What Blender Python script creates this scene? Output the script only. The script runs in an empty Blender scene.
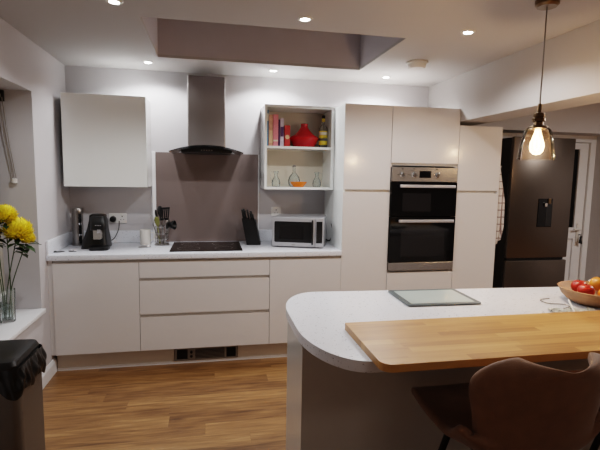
import bpy, bmesh, math, random
from mathutils import Vector, Matrix, Euler
random.seed(7)
PI = math.pi
SC = bpy.context.scene
COL = SC.collection

# ------------------------------------------------------------------ materials
def newmat(name):
    m = bpy.data.materials.new(name); m.use_nodes = True
    nt = m.node_tree; b = nt.nodes['Principled BSDF']
    return m, nt, b
def rgb(r, g, b):
    f = lambda c: (c/255/12.92) if c/255 <= .04045 else ((c/255+.055)/1.055)**2.4
    return (f(r), f(g), f(b), 1)
def mat(name, col, rough=.5, metal=0, coat=0, noise=0.04, nscale=8, bump=0, bscale=60, trans=0, ior=1.45, emit=None, es=0, spec=.5, sheen=0, stretch=None):
    m, nt, b = newmat(name)
    N, L = nt.nodes, nt.links
    tc = N.new('ShaderNodeTexCoord'); mp = N.new('ShaderNodeMapping')
    if stretch: mp.inputs['Scale'].default_value = stretch
    L.new(tc.outputs['Object'], mp.inputs['Vector'])
    if noise > 0 and not trans:
        n = N.new('ShaderNodeTexNoise'); n.inputs['Scale'].default_value = nscale; n.inputs['Detail'].default_value = 4
        L.new(mp.outputs[0], n.inputs['Vector'])
        r = N.new('ShaderNodeValToRGB')
        r.color_ramp.elements[0].position = .3; r.color_ramp.elements[1].position = .7
        r.color_ramp.elements[0].color = tuple(c*(1-noise) for c in col[:3])+(1,)
        r.color_ramp.elements[1].color = tuple(min(1, c*(1+noise)) for c in col[:3])+(1,)
        L.new(n.outputs['Fac'], r.inputs['Fac']); L.new(r.outputs['Color'], b.inputs['Base Color'])
    else:
        b.inputs['Base Color'].default_value = col
    b.inputs['Roughness'].default_value = rough
    b.inputs['Metallic'].default_value = metal
    b.inputs['Coat Weight'].default_value = coat
    b.inputs['Coat Roughness'].default_value = .12
    b.inputs['Specular IOR Level'].default_value = spec
    b.inputs['IOR'].default_value = ior
    b.inputs['Transmission Weight'].default_value = trans
    if sheen: b.inputs['Sheen Weight'].default_value = sheen
    if emit: b.inputs['Emission Color'].default_value = emit; b.inputs['Emission Strength'].default_value = es
    if bump:
        n2 = N.new('ShaderNodeTexNoise'); n2.inputs['Scale'].default_value = bscale; n2.inputs['Detail'].default_value = 5
        L.new(mp.outputs[0], n2.inputs['Vector'])
        bp = N.new('ShaderNodeBump'); bp.inputs['Strength'].default_value = bump; bp.inputs['Distance'].default_value = .01
        L.new(n2.outputs['Fac'], bp.inputs['Height']); L.new(bp.outputs[0], b.inputs['Normal'])
    return m

def wood_planks(name, w, l, ramp, rough, grain=.35, gap=.0):
    """strips run along local X, rows stacked along Y; each strip gets its own tone"""
    m, nt, b = newmat(name); N, L = nt.nodes, nt.links
    def math_(op, a, bb=None):
        n = N.new('ShaderNodeMath'); n.operation = op
        for i, v in enumerate((a, bb)):
            if v is None: continue
            if isinstance(v, (int, float)): n.inputs[i].default_value = v
            else: L.new(v, n.inputs[i])
        return n.outputs[0]
    tc = N.new('ShaderNodeTexCoord'); sp = N.new('ShaderNodeSeparateXYZ'); L.new(tc.outputs['Object'], sp.inputs[0])
    ry = math_('DIVIDE', sp.outputs[1], w); row = math_('FLOOR', ry)
    wn = N.new('ShaderNodeTexWhiteNoise'); wn.noise_dimensions = '1D'; L.new(row, wn.inputs['W'])
    xx = math_('ADD', math_('DIVIDE', sp.outputs[0], l), math_('MULTIPLY', wn.outputs['Value'], 7.3))
    cx = math_('FLOOR', xx)
    cb = N.new('ShaderNodeCombineXYZ'); L.new(cx, cb.inputs[0]); L.new(row, cb.inputs[1])
    w2 = N.new('ShaderNodeTexWhiteNoise'); w2.noise_dimensions = '3D'; L.new(cb.outputs[0], w2.inputs['Vector'])
    # grain
    mp = N.new('ShaderNodeMapping'); mp.inputs['Scale'].default_value = (2.2, 26, 5)
    vadd = N.new('ShaderNodeVectorMath'); vadd.operation = 'ADD'
    L.new(tc.outputs['Object'], vadd.inputs[0]); L.new(w2.outputs['Color'], vadd.inputs[1])
    L.new(vadd.outputs[0], mp.inputs[0])
    ns = N.new('ShaderNodeTexNoise'); ns.inputs['Scale'].default_value = 1.6; ns.inputs['Detail'].default_value = 7; ns.inputs['Distortion'].default_value = .6
    L.new(mp.outputs[0], ns.inputs['Vector'])
    f = math_('ADD', math_('MULTIPLY', w2.outputs['Value'], 1-grain), math_('MULTIPLY', math_('SUBTRACT', math_('MULTIPLY', ns.outputs['Fac'], 2.2), .6), grain))
    cr = N.new('ShaderNodeValToRGB'); L.new(f, cr.inputs['Fac'])
    els = cr.color_ramp.elements
    els[0].position, els[0].color = ramp[0]; els[1].position, els[1].color = ramp[-1]
    for p, c in ramp[1:-1]:
        e = els.new(p); e.color = c
    out = cr.outputs['Color']
    if gap:
        fy = math_('FRACT', ry)
        g1 = math_('LESS_THAN', fy, gap/w); fx = math_('FRACT', xx); g2 = math_('LESS_THAN', fx, gap/l)
        g = math_('MULTIPLY', math_('MAXIMUM', g1, g2), .45)
        mx = N.new('ShaderNodeMix'); mx.data_type = 'RGBA'; L.new(g, mx.inputs[0]); L.new(out, mx.inputs[6]); mx.inputs[7].default_value = rgb(60, 32, 14)
        out = mx.outputs[2]
    L.new(out, b.inputs['Base Color'])
    b.inputs['Roughness'].default_value = rough
    return m

def speckle(name):
    m, nt, b = newmat(name); N, L = nt.nodes, nt.links
    tc = N.new('ShaderNodeTexCoord')
    v = N.new('ShaderNodeTexVoronoi'); v.inputs['Scale'].default_value = 110; L.new(tc.outputs['Object'], v.inputs['Vector'])
    n = N.new('ShaderNodeTexNoise'); n.inputs['Scale'].default_value = 60; n.inputs['Detail'].default_value = 3; L.new(tc.outputs['Object'], n.inputs['Vector'])
    cr = N.new('ShaderNodeValToRGB'); cr.color_ramp.elements[0].position = .16; cr.color_ramp.elements[1].position = .36
    cr.color_ramp.elements[0].color = rgb(128, 131, 142); cr.color_ramp.elements[1].color = rgb(226, 229, 236)
    L.new(v.outputs['Distance'], cr.inputs['Fac'])
    cr2 = N.new('ShaderNodeValToRGB'); cr2.color_ramp.elements[0].position = .52; cr2.color_ramp.elements[1].position = .62
    cr2.color_ramp.elements[0].color = (0, 0, 0, 1); cr2.color_ramp.elements[1].color = (1, 1, 1, 1)
    L.new(n.outputs['Fac'], cr2.inputs['Fac'])
    mx = N.new('ShaderNodeMix'); mx.data_type = 'RGBA'; L.new(cr2.outputs['Color'], mx.inputs[0])
    mx.inputs[6].default_value = rgb(226, 229, 236); L.new(cr.outputs['Color'], mx.inputs[7])
    L.new(mx.outputs[2], b.inputs['Base Color']); b.inputs['Roughness'].default_value = .25
    return m

def checked(name, base, line, scale):
    m, nt, b = newmat(name); N, L = nt.nodes, nt.links
    tc = N.new('ShaderNodeTexCoord')
    br = N.new('ShaderNodeTexBrick'); br.offset = 0; br.inputs['Scale'].default_value = scale
    br.inputs['Color1'].default_value = base; br.inputs['Color2'].default_value = base; br.inputs['Mortar'].default_value = line
    br.inputs['Mortar Size'].default_value = .04; br.inputs['Brick Width'].default_value = .5; br.inputs['Row Height'].default_value = .5
    mp = N.new('ShaderNodeMapping'); mp.inputs['Rotation'].default_value = (PI/2, 0, 0)
    L.new(tc.outputs['Object'], mp.inputs[0]); L.new(mp.outputs[0], br.inputs['Vector'])
    L.new(br.outputs['Color'], b.inputs['Base Color']); b.inputs['Roughness'].default_value = .9
    return m

M = {}
M['wall'] = mat('wall_paint', rgb(188, 185, 187), .75, noise=.015, nscale=3, bump=.03, bscale=160)
M['ceil'] = mat('ceiling_paint', rgb(176, 172, 170), .8, noise=.015, nscale=2, bump=.03, bscale=160)
M['recess'] = mat('recess_paint', rgb(188, 182, 186), .8, noise=.02)
M['gloss'] = mat('gloss_cashmere', rgb(213, 209, 207), .20, noise=.006, nscale=2, coat=.25, spec=.5)
M['whitegloss'] = mat('gloss_white', rgb(236, 239, 237), .16, noise=.006, nscale=2, coat=.3)
M['carc'] = mat('carcass_white', rgb(214, 212, 208), .4, noise=.01)
M['cream'] = mat('cream_shelf_back', rgb(206, 198, 182), .5, noise=.01)
M['rail'] = mat('rail_profile', rgb(214, 210, 206), .35, noise=.01)
M['plinth'] = mat('plinth_board', rgb(196, 186, 174), .35, noise=.01)
M['trim'] = mat('white_trim', rgb(224, 224, 226), .35, noise=.01)
M['floor'] = wood_planks('oak_laminate_floor', .125, 1.25, [(0.0, rgb(72, 46, 24)), (.3, rgb(114, 78, 44)), (.65, rgb(146, 106, 64)), (1.0, rgb(178, 136, 88))], .36, grain=.62, gap=.0012)
M['block'] = wood_planks('oak_block_board', .042, .42, [(0.0, rgb(150, 98, 48)), (.4, rgb(186, 134, 74)), (.7, rgb(200, 150, 88)), (1.0, rgb(214, 168, 106))], .38, grain=.4, gap=.0)
M['worktop'] = speckle('speckled_worktop')
M['steel'] = mat('brushed_steel', rgb(150, 146, 143), .28, metal=1, noise=.05, nscale=30, stretch=(1, 1, 20))
M['silver'] = mat('silver_paint', rgb(178, 178, 182), .3, metal=.35, noise=.02)
M['steelh'] = mat('brushed_steel_horizontal', rgb(158, 155, 153), .26, metal=.75, noise=.05, nscale=30, stretch=(1, 1, 20))
M['hoodsteel'] = mat('hood_steel', rgb(158, 152, 150), .26, metal=.85, noise=.04, nscale=20, stretch=(20, 1, 1))
M['binsteel'] = mat('bin_steel', rgb(104, 98, 92), .42, metal=.6, noise=.05, nscale=30, stretch=(20, 20, 1))
M['chrome'] = mat('chrome', rgb(205, 205, 205), .12, metal=1, noise=.01)
M['bronze'] = mat('aged_brass', rgb(112, 92, 70), .3, metal=1, noise=.1, nscale=40)
M['black'] = mat('black_plastic', rgb(16, 16, 17), .4, noise=.1, nscale=30)
M['blackg'] = mat('black_gloss_glass', rgb(6, 6, 7), .06, noise=.0, spec=.5)
M['ovenglass'] = mat('oven_window_glass', rgb(26, 25, 26), .08, noise=.02)
M['dark'] = mat('dark_gap', rgb(34, 32, 31), .7, noise=.05)
M['grey'] = mat('grey_plastic', rgb(132, 126, 120), .45, noise=.04)
M['splash'] = mat('taupe_glass_splashback', rgb(112, 100, 97), .1, noise=.004, coat=.2, spec=.5)
M['fridge'] = mat('dark_steel_fridge', rgb(92, 84, 78), .3, metal=.85, noise=.04, nscale=20, stretch=(1, 1, 15))
M['fridgeside'] = mat('black_fridge_side', rgb(20, 19, 19), .5, noise=.05)
M['upvc'] = mat('white_upvc', rgb(222, 222, 224), .3, noise=.008)
M['night'] = mat('night_glass', rgb(6, 7, 9), .04, noise=0, spec=.6)
M['blind'] = mat('blind_fabric', rgb(150, 146, 138), .9, noise=.04, nscale=60)
M['white'] = mat('white_ceramic', rgb(225, 222, 216), .2, noise=.01)
M['whitep'] = mat('white_plastic', rgb(215, 213, 210), .4, noise=.01)
def thin_glass(name, tint, edge, refl=.9, emit=None, es=0, ef=.45, hz=0):
    m, nt, b = newmat(name); N, L = nt.nodes, nt.links; N.remove(b); out = N['Material Output']
    tr = N.new('ShaderNodeBsdfTransparent'); tr.inputs[0].default_value = tint
    gl = N.new('ShaderNodeBsdfGlossy'); gl.inputs['Roughness'].default_value = .04; gl.inputs['Color'].default_value = (refl, refl, refl, 1)
    fr = N.new('ShaderNodeLayerWeight'); fr.inputs['Blend'].default_value = .18
    nz = N.new('ShaderNodeTexNoise'); nz.inputs['Scale'].default_value = 6
    e1 = N.new('ShaderNodeLayerWeight'); e1.inputs['Blend'].default_value = .55
    df = N.new('ShaderNodeBsdfDiffuse'); df.inputs[0].default_value = edge
    mm = N.new('ShaderNodeMath'); mm.operation = 'MULTIPLY'; L.new(e1.outputs['Facing'], mm.inputs[0]); mm.inputs[1].default_value = ef
    m2 = N.new('ShaderNodeMath'); m2.operation = 'MULTIPLY'; L.new(mm.outputs[0], m2.inputs[0]); L.new(nz.outputs['Fac'], m2.inputs[1])
    m3 = N.new('ShaderNodeMath'); m3.operation = 'ADD'; L.new(m2.outputs[0], m3.inputs[0]); m3.inputs[1].default_value = hz
    a = N.new('ShaderNodeMixShader'); L.new(m3.outputs[0], a.inputs[0]); L.new(tr.outputs[0], a.inputs[1]); L.new(df.outputs[0], a.inputs[2])
    c = N.new('ShaderNodeMixShader'); L.new(fr.outputs['Fresnel'], c.inputs[0]); L.new(a.outputs[0], c.inputs[1]); L.new(gl.outputs[0], c.inputs[2])
    res = c
    if emit:
        em = N.new('ShaderNodeEmission'); em.inputs[0].default_value = emit; em.inputs[1].default_value = es
        ad = N.new('ShaderNodeAddShader'); L.new(c.outputs[0], ad.inputs[0]); L.new(em.outputs[0], ad.inputs[1]); res = ad
    L.new(res.outputs[0], out.inputs['Surface'])
    return m
M['glass'] = thin_glass('pendant_glass', (.93, .88, .82, 1), rgb(215, 190, 165), hz=.001, ef=.012)
M['gglass'] = thin_glass('clear_glass', (.97, .985, .98, 1), rgb(205, 215, 212), hz=.03)
M['water'] = thin_glass('vase_water', (.88, .92, .91, 1), rgb(180, 195, 195), hz=.08)
M['smoke'] = thin_glass('smoked_hood_glass', (.6, .6, .6, 1), rgb(20, 20, 20), hz=.1)
M['bulbglass'] = thin_glass('bulb_glass', (1, .93, .8, 1), rgb(255, 200, 140), emit=(1, .70, .42, 1), es=5)
M['cglass'] = mat('glass_board_surface', rgb(176, 188, 186), .08, noise=.02, spec=.6)
M['cborder'] = mat('glass_board_border', rgb(98, 106, 108), .15, noise=.03)
M['red'] = mat('red_glazed_ceramic', rgb(178, 16, 26), .25, noise=.08, nscale=10, coat=.3)
M['orange'] = mat('orange_glazed', rgb(226, 118, 18), .25, noise=.06)
M['bookpink'] = mat('book_pink', rgb(226, 138, 150), .6, noise=.06, nscale=90)
M['bookpeach'] = mat('book_peach', rgb(214, 158, 132), .6, noise=.15, nscale=50)
M['bookred'] = mat('book_red', rgb(190, 48, 44), .6, noise=.06)
M['bookwhite'] = mat('book_lilac', rgb(208, 198, 214), .6, noise=.15, nscale=60)
M['bookblue'] = mat('book_blue', rgb(60, 120, 160), .6, noise=.08)
M['page'] = mat('page_paper', rgb(226, 218, 200), .8, noise=.06, nscale=200)
M['plum'] = mat('plum_print', rgb(84, 50, 96), .6, noise=.05)
M['emblem'] = mat('cream_emblem', rgb(226, 190, 150), .6, noise=.05)
M['yellow'] = mat('yellow_label', rgb(228, 200, 60), .5, noise=.08, nscale=60)
M['petal'] = mat('yellow_petal', rgb(255, 222, 50), .55, noise=.18, nscale=30)
M['stem'] = mat('green_stem', rgb(44, 64, 30), .6, noise=.15, nscale=20)
M['leaf'] = mat('dark_leaf', rgb(36, 58, 26), .5, noise=.2, nscale=30)
M['bag'] = mat('black_bag_film', rgb(14, 14, 15), .28, noise=.1, nscale=20)
M['bowl'] = mat('turned_wood', rgb(150, 112, 78), .6, noise=.18, nscale=6, stretch=(1, 1, 8))
M['apple'] = mat('apple_skin', rgb(178, 44, 28), .3, noise=.35, nscale=14)
M['orangef'] = mat('orange_peel', rgb(230, 130, 20), .45, noise=.08, bump=.15, bscale=220)
M['applegold'] = mat('yellow_apple_skin', rgb(206, 130, 50), .35, noise=.3, nscale=12)
M['paper'] = mat('printed_paper', rgb(196, 200, 196), .7, noise=.45, nscale=60)
M['leather'] = mat('brown_upholstery', rgb(116, 80, 55), .62, noise=.12, nscale=18, bump=.12, bscale=240, sheen=.2)
M['blackmetal'] = mat('black_metal', rgb(18, 17, 17), .4, metal=.3, noise=.05)
M['towel'] = checked('checked_towel', rgb(206, 198, 192), rgb(132, 112, 108), 8)
M['oldgrey'] = mat('under_panel', rgb(198, 196, 192), .22, noise=.01, coat=.15)
M['metalkey'] = mat('key_metal', rgb(90, 90, 90), .35, metal=.9, noise=.1)
M['lens'] = mat('lamp_lens', rgb(255, 255, 255), .3, noise=0, emit=(1, .97, .95, 1), es=45)
M['bulb'] = mat('warm_bulb', rgb(255, 190, 110), .3, noise=0, emit=(1, .60, .28, 1), es=16)
M['filament'] = mat('bulb_filament', rgb(255, 200, 120), .3, noise=0, emit=(1, .66, .32, 1), es=60)
M['led'] = mat('oven_display', rgb(8, 8, 10), .1, noise=0)
M['wood_handle'] = mat('wooden_utensil', rgb(170, 130, 80), .6, noise=.1)
M['green'] = mat('green_handle', rgb(120, 120, 60), .5, noise=.05)

# ------------------------------------------------------------------ geometry helpers
def bm_new(): return bmesh.new()
def bx(bm, x0, x1, y0, y1, z0, z1, bev=0, seg=2, rot=None, piv=None):
    b = bmesh.new()
    r = bmesh.ops.create_cube(b, size=1)
    for v in b.verts:
        v.co = Vector(((x0+x1)/2+v.co.x*(x1-x0), (y0+y1)/2+v.co.y*(y1-y0), (z0+z1)/2+v.co.z*(z1-z0)))
    if bev: bmesh.ops.bevel(b, geom=b.edges[:], offset=bev, segments=seg, affect='EDGES', profile=.5, clamp_overlap=True)
    if rot:
        mt = Euler(rot).to_matrix(); p = Vector(piv or ((x0+x1)/2, (y0+y1)/2, (z0+z1)/2))
        for v in b.verts: v.co = mt @ (v.co-p)+p
    merge(bm, b); return bm
def merge(bm, b):
    me = bpy.data.meshes.new('t'); b.to_mesh(me); b.free(); bm.from_mesh(me); bpy.data.meshes.remove(me)
def lathe(bm, prof, c=(0, 0, 0), n=32, sx=1, sy=1, close=False):
    rings = []
    for r, z in prof:
        if r < 1e-5: rings.append([bm.verts.new((c[0], c[1], c[2]+z))])
        else: rings.append([bm.verts.new((c[0]+r*sx*math.cos(2*PI*k/n), c[1]+r*sy*math.sin(2*PI*k/n), c[2]+z)) for k in range(n)])
    for a, b in zip(rings, rings[1:]):
        for k in range(n):
            k2 = (k+1) % n
            if len(a) == 1 and len(b) == 1: continue
            if len(a) == 1: bm.faces.new((a[0], b[k], b[k2]))
            elif len(b) == 1: bm.faces.new((a[k], b[0], a[k2]))
            else: bm.faces.new((a[k], b[k], b[k2], a[k2]))
    return bm
def tube(bm, pts, r, n=10, cap=True):
    pts = [Vector(p) for p in pts]
    R = r if isinstance(r, (list, tuple)) else [r]*len(pts)
    up = None; rings = []
    for i, p in enumerate(pts):
        t = (pts[min(i+1, len(pts)-1)]-pts[max(i-1, 0)]).normalized()
        if up is None:
            up = Vector((0, 0, 1)) if abs(t.z) < .9 else Vector((1, 0, 0))
        a = t.cross(up).normalized(); b = t.cross(a).normalized(); up = -b if False else up
        rings.append([bm.verts.new(p+(a*math.cos(2*PI*k/n)+b*math.sin(2*PI*k/n))*R[i]) for k in range(n)])
    for a, b in zip(rings, rings[1:]):
        for k in range(n): bm.faces.new((a[k], a[(k+1) % n], b[(k+1) % n], b[k]))
    if cap:
        bm.faces.new(rings[0]); bm.faces.new(rings[-1][::-1])
    return bm
def smooth_pts(pts, n=8):
    P = [Vector(p) for p in pts]; out = []
    for i in range(len(P)-1):
        p0 = P[max(i-1, 0)]; p1 = P[i]; p2 = P[i+1]; p3 = P[min(i+2, len(P)-1)]
        for k in range(n):
            t = k/n
            out.append(.5*((2*p1)+(-p0+p2)*t+(2*p0-5*p1+4*p2-p3)*t*t+(-p0+3*p1-3*p2+p3)*t**3))
    out.append(P[-1]); return out
def prism(bm, poly, z0, z1, bev=0):
    b = bmesh.new()
    lo = [b.verts.new((x, y, z0)) for x, y in poly]; hi = [b.verts.new((x, y, z1)) for x, y in poly]
    b.faces.new(lo[::-1]); top = b.faces.new(hi)
    for i in range(len(poly)):
        j = (i+1) % len(poly); b.faces.new((lo[i], lo[j], hi[j], hi[i]))
    if bev:
        es = [e for e in b.edges if (abs(e.verts[0].co.z-e.verts[1].co.z) < 1e-6)]
        bmesh.ops.bevel(b, geom=es, offset=bev, segments=2, affect='EDGES', profile=.5, clamp_overlap=True)
    merge(bm, b); return bm
def prism_axis(bm, poly, a0, a1, axis):
    """poly in the two other axes, extruded along axis 'x' or 'y'"""
    def P(u, v, a): return (a, u, v) if axis == 'x' else (u, a, v)
    lo = [bm.verts.new(P(u, v, a0)) for u, v in poly]; hi = [bm.verts.new(P(u, v, a1)) for u, v in poly]
    bm.faces.new(lo[::-1]); bm.faces.new(hi)
    for i in range(len(poly)):
        j = (i+1) % len(poly); bm.faces.new((lo[i], lo[j], hi[j], hi[i]))
    return bm
def roundpoly(x0, x1, y0, y1, radii, n=10):
    """radii: (x0y0, x1y0, x1y1, x0y1), each a number or (rx, ry)"""
    out = []
    cs = [(x0, y0, 1, 1, PI), (x1, y0, -1, 1, 1.5*PI), (x1, y1, -1, -1, 0), (x0, y1, 1, -1, .5*PI)]
    for (cx, cy, sx, sy, a0), r in zip(cs, radii):
        rx, ry = r if isinstance(r, tuple) else (r, r)
        if rx < 1e-5: out.append((cx, cy)); continue
        for k in range(n+1):
            a = a0+k/n*PI/2
            out.append((cx+sx*rx+rx*math.cos(a), cy+sy*ry+ry*math.sin(a)))
    return out
def obj(name, bm, m, parent=None, smooth=False, loc=None, rot=None, mods=None):
    bmesh.ops.recalc_face_normals(bm, faces=bm.faces[:])
    me = bpy.data.meshes.new(name); bm.to_mesh(me); bm.free()
    for x in (m if isinstance(m, (list, tuple)) else [m]): me.materials.append(x)
    o = bpy.data.objects.new(name, me); COL.objects.link(o)
    if smooth:
        for p in me.polygons: p.use_smooth = True
        try: me.set_sharp_from_angle(angle=math.radians(smooth if smooth is not True else 40))
        except Exception: pass
    if parent: o.parent = parent
    if loc: o.location = loc
    if rot: o.rotation_euler = rot
    return o
def tag(o, label, cat, group=None, kind=None):
    o['label'] = label; o['category'] = cat
    if group: o['group'] = group
    if kind: o['kind'] = kind
    return o
def thing(name, label, cat, loc=(0, 0, 0), rz=0, group=None):
    o = bpy.data.objects.new(name, None); COL.objects.link(o); o.empty_display_size = .05
    o.location = loc; o.rotation_euler = (0, 0, rz)
    return tag(o, label, cat, group)
def struct(name, bm, m, parent=None, label=None):
    o = obj(name, bm, m, parent)
    if parent is None: o['kind'] = 'structure'
    return o
def box(name, m, p, *a, **k):
    sm = k.pop('smooth', False)
    return obj(name, bx(bm_new(), *a, **k), m, p, smooth=sm)
def dup(root, loc, rz=None, label=None):
    r = root.copy(); COL.objects.link(r); r.location = loc
    if rz is not None: r.rotation_euler = (0, 0, rz)
    if label: r['label'] = label
    for ch in list(root.children):
        c = ch.copy(); COL.objects.link(c); c.parent = r
        for g in list(ch.children):
            d = g.copy(); COL.objects.link(d); d.parent = c
    return r

ZC = 2.387; XW = -.638; YB = .6
# ------------------------------------------------------------------ setting
struct('floor', bx(bm_new(), -1.2, 6.0, -5.2, 1.4, -.1, 0), M['floor'])
# ceiling with the skylight shaft
SX0, SX1, SY0, SY1 = .152, 1.742, -.785, .115
bm = bm_new()
for a in ((-1.2, SX0, -5.2, 1.4), (SX1, 6.0, -5.2, 1.4), (SX0, SX1, -5.2, SY0), (SX0, SX1, SY1, 1.4)):
    bx(bm, *a, ZC, ZC+.02)
ceil_o = struct('ceiling', bm, M['ceil'])
bm = bm_new(); t = .03; h0, h1 = ZC+.0201, ZC+.6
bx(bm, SX0-t, SX0, SY0-t, SY1+t, h0, h1); bx(bm, SX1, SX1+t, SY0-t, SY1+t, h0, h1)
bx(bm, SX0, SX1, SY0-t, SY0, h0, h1); bx(bm, SX0, SX1, SY1, SY1+t, h0, h1)
obj('skylight_shaft', bm, M['recess'], ceil_o)
w = struct('window_2', (lambda b: [bx(b, SX0, SX1, SY0, SY0+.05, h1, h1+.05), bx(b, SX0, SX1, SY1-.05, SY1, h1, h1+.05), bx(b, SX0, SX0+.05, SY0, SY1, h1, h1+.05), bx(b, SX1-.05, SX1, SY0, SY1, h1, h1+.05)][0])(bm_new()), M['upvc'])
box('pane', M['night'], w, SX0+.05, SX1-.05, SY0+.05, SY1-.05, h1+.015, h1+.03)

# left wall with the window opening
WY0, WY1, WZ0, WZ1 = -1.75, -.15, .555, 2.05
bm = bm_new()
bx(bm, XW-.32, XW, WY1, .75, 0, ZC); bx(bm, XW-.32, XW, -5.2, WY0, 0, ZC)
bx(bm, XW-.32, XW, WY0, WY1, 0, WZ0-.03); bx(bm, XW-.32, XW, WY0, WY1, WZ1, ZC)
struct('wall_left', bm, M['wall'])
# back wall: solid behind the kitchen, then a wide opening with the garden door set back in it
bm = bm_new()
bx(bm, XW, 3.10, YB, YB+.15, 0, ZC); bx(bm, 3.10, 4.87, .66, .98, 2.02, ZC); bx(bm, 4.87, 6.0, .66, .98, 0, ZC)
bx(bm, 3.02, 3.10, YB+.15, .98, 0, ZC)
struct('wall_back', bm, M['wall'])
struct('wall_right', bx(bm_new(), 5.6, 5.75, -5.2, .66, 0, ZC), M['wall'])
struct('wall_rear', bx(bm_new(), -1.2, 5.75, -5.3, -5.2, 0, ZC), M['wall'])
struct('wall_outer', bx(bm_new(), 3.1, 4.87, 1.08, 1.12, 0, 2.02), M['wall'])
struct('trim_1', bx(bm_new(), 2.602, 2.87, -5.19, .599, 1.995, ZC-.001), M['ceil'])       # boxed-in beam
# skirting
def skirt(name, poly_axis, a0, a1, off, sgn):
    b = bm_new(); pr = [(0, 0), (.016, 0), (.016, .085), (.010, .10), (.006, .108), (0, .11)]
    if poly_axis == 'y': prism_axis(b, [(off+sgn*u, v) for u, v in pr], a0, a1, 'y')
    else: prism_axis(b, [(off+sgn*u, v) for u, v in pr], a0, a1, 'x')
    return struct(name, b, M['trim'])
skirt('baseboard_left', 'y', -5.19, .055, XW+.0005, 1)
struct('trim_2', bx(bm_new(), 4.80, 4.869, .60, .655, .36, .42, bev=.006), M['trim'])

# window: sill board, frame, pane, blind
w = struct('window_1', (lambda b: [bx(b, XW-.30, XW-.25, WY0, WY0+.06, WZ0, WZ1), bx(b, XW-.30, XW-.25, WY1-.06, WY1, WZ0, WZ1), bx(b, XW-.30, XW-.25, WY0, WY1, WZ0, WZ0+.06), bx(b, XW-.30, XW-.25, WY0, WY1, WZ1-.06, WZ1), bx(b, XW-.30, XW-.25, -.98, -.92, WZ0, WZ1)][0])(bm_new()), M['upvc'])
box('pane', M['night'], w, XW-.285, XW-.275, WY0+.06, WY1-.06, WZ0+.06, WZ1-.06)
box('window_sill', M['trim'], w, XW-.25, XW+.03, WY0+.002, WY1-.002, WZ0-.03, WZ0+.002, bev=.006, smooth=True)
r = thing('roller_blind', 'pale roller blind lowered over the left window with a looped bead chain', 'blind', (XW-.2, (WY0+WY1)/2, WZ1))
box('fabric', M['blind'], r, -.012, -.008, -.76, .76, -1.35, -.03)
b = bm_new(); tube(b, [(0, -.78, -.04), (0, .78, -.04)], .022, 14); obj('roller', b, M['blind'], r, True)
box('bottom_bar', M['whitep'], r, -.018, -.002, -.76, .76, -1.375, -.35-1.0, bev=.003)
b = bm_new()
tube(b, smooth_pts([(.028, .775, -.05), (.05, .78, -.3), (.085, .785, -.58)], 6), .0035, 6)
tube(b, smooth_pts([(.012, .775, -.05), (.028, .78, -.3), (.065, .785, -.58)], 6), .0035, 6)
obj('chain', b, M['grey'], r, True)
box('bracket', M['dark'], r, -.02, .035, .779, .795, -.075, -.005)
b = bm_new(); lathe(b, [(0, -.02), (.018, -.014), (.018, .014), (0, .02)], (.075, .784, -.60), 16); obj('chain_connector', b, M['whitep'], r, True)

# garden door in the opening
d = struct('door_1', (lambda b: [bx(b, 3.90, 4.02, .955, 1.01, .05, 1.94), bx(b, 4.685, 4.795, .955, 1.01, .05, 1.94), bx(b, 4.02, 4.685, .955, 1.01, 1.87, 1.94), bx(b, 4.02, 4.685, .955, 1.01, .84, .97), bx(b, 4.02, 4.685, .955, 1.01, .05, .20), bx(b, 4.02, 4.685, .975, .995, .20, .84)][0])(bm_new()), M['upvc'])
box('pane', M['night'], d, 4.02, 4.685, .975, .985, .97, 1.87)
b = bm_new(); bx(b, 3.84, 3.90, .93, 1.02, 0, 1.945); bx(b, 4.80, 4.869, .93, 1.02, 0, 1.945); bx(b, 3.84, 4.869, .93, 1.02, 1.945, 2.019); bx(b, 3.102, 3.84, .94, 1.02, 0, 2.019)
obj('door_frame', b, M['upvc'], d)
b = bm_new(); bx(b, 4.715, 4.755, .94, .955, .80, 1.02, bev=.004); tube(b, [(4.735, .95, .955), (4.735, .905, .955), (4.64, .90, .955)], .011, 10)
dh = obj('door_handle', b, M['whitep'], d, True)
k = thing('door_keys', 'dark bunch of keys hanging from the lock of the white garden door', 'keys', (4.735, .93, .89))
b = bm_new(); tube(b, [(0, -.002, .0), (0, -.035, 0)], .006, 8); obj('lock_key', b, M['metalkey'], k)
b = bm_new()
bx(b, -.014, .012, -.034, -.03, -.10, -.01, bev=.001, rot=(0, .2, 0)); bx(b, .0, .022, -.030, -.026, -.11, -.02, bev=.001, rot=(0, -.25, 0)); obj('key_bunch', b, M['black'], k)

# ------------------------------------------------------------------ downlights
def downlight(x, y, label, power=9):
    t = thing('downlight', label, 'downlight', (x, y, ZC), 0, 'recessed ceiling downlights')
    b = bm_new(); lathe(b, [(.024, -.001), (.028, -.006), (.041, -.005), (.044, 0), (.024, 0)], n=28); obj('bezel', b, M['white'], t, True)
    b = bm_new(); lathe(b, [(0, -.003), (.0245, -.003)], n=28); obj('lamp_lens', b, M['lens'], t)
    l = bpy.data.lights.new('downlight_lamp', 'SPOT'); l.energy = power; l.color = (.98, .985, 1); l.spot_size = math.radians(152); l.spot_blend = .40; l.shadow_soft_size = .03
    o = bpy.data.objects.new('downlight_lamp', l); COL.objects.link(o); o.parent = t; o.location = (0, 0, -.015)
PW = 21
downlight(.057, .298, 'ceiling downlight above the left wall cabinet, left of the steel cooker hood', PW)
downlight(1.055, .318, 'ceiling downlight above the open shelf, just beyond the skylight recess', PW)
downlight(2.045, .298, 'ceiling downlight above the tall oven housing', PW)
downlight(.057, -.99, 'ceiling downlight at the top left, left of the skylight recess', PW)
downlight(1.055, -.975, 'ceiling downlight on the near side of the skylight recess', PW)
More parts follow.
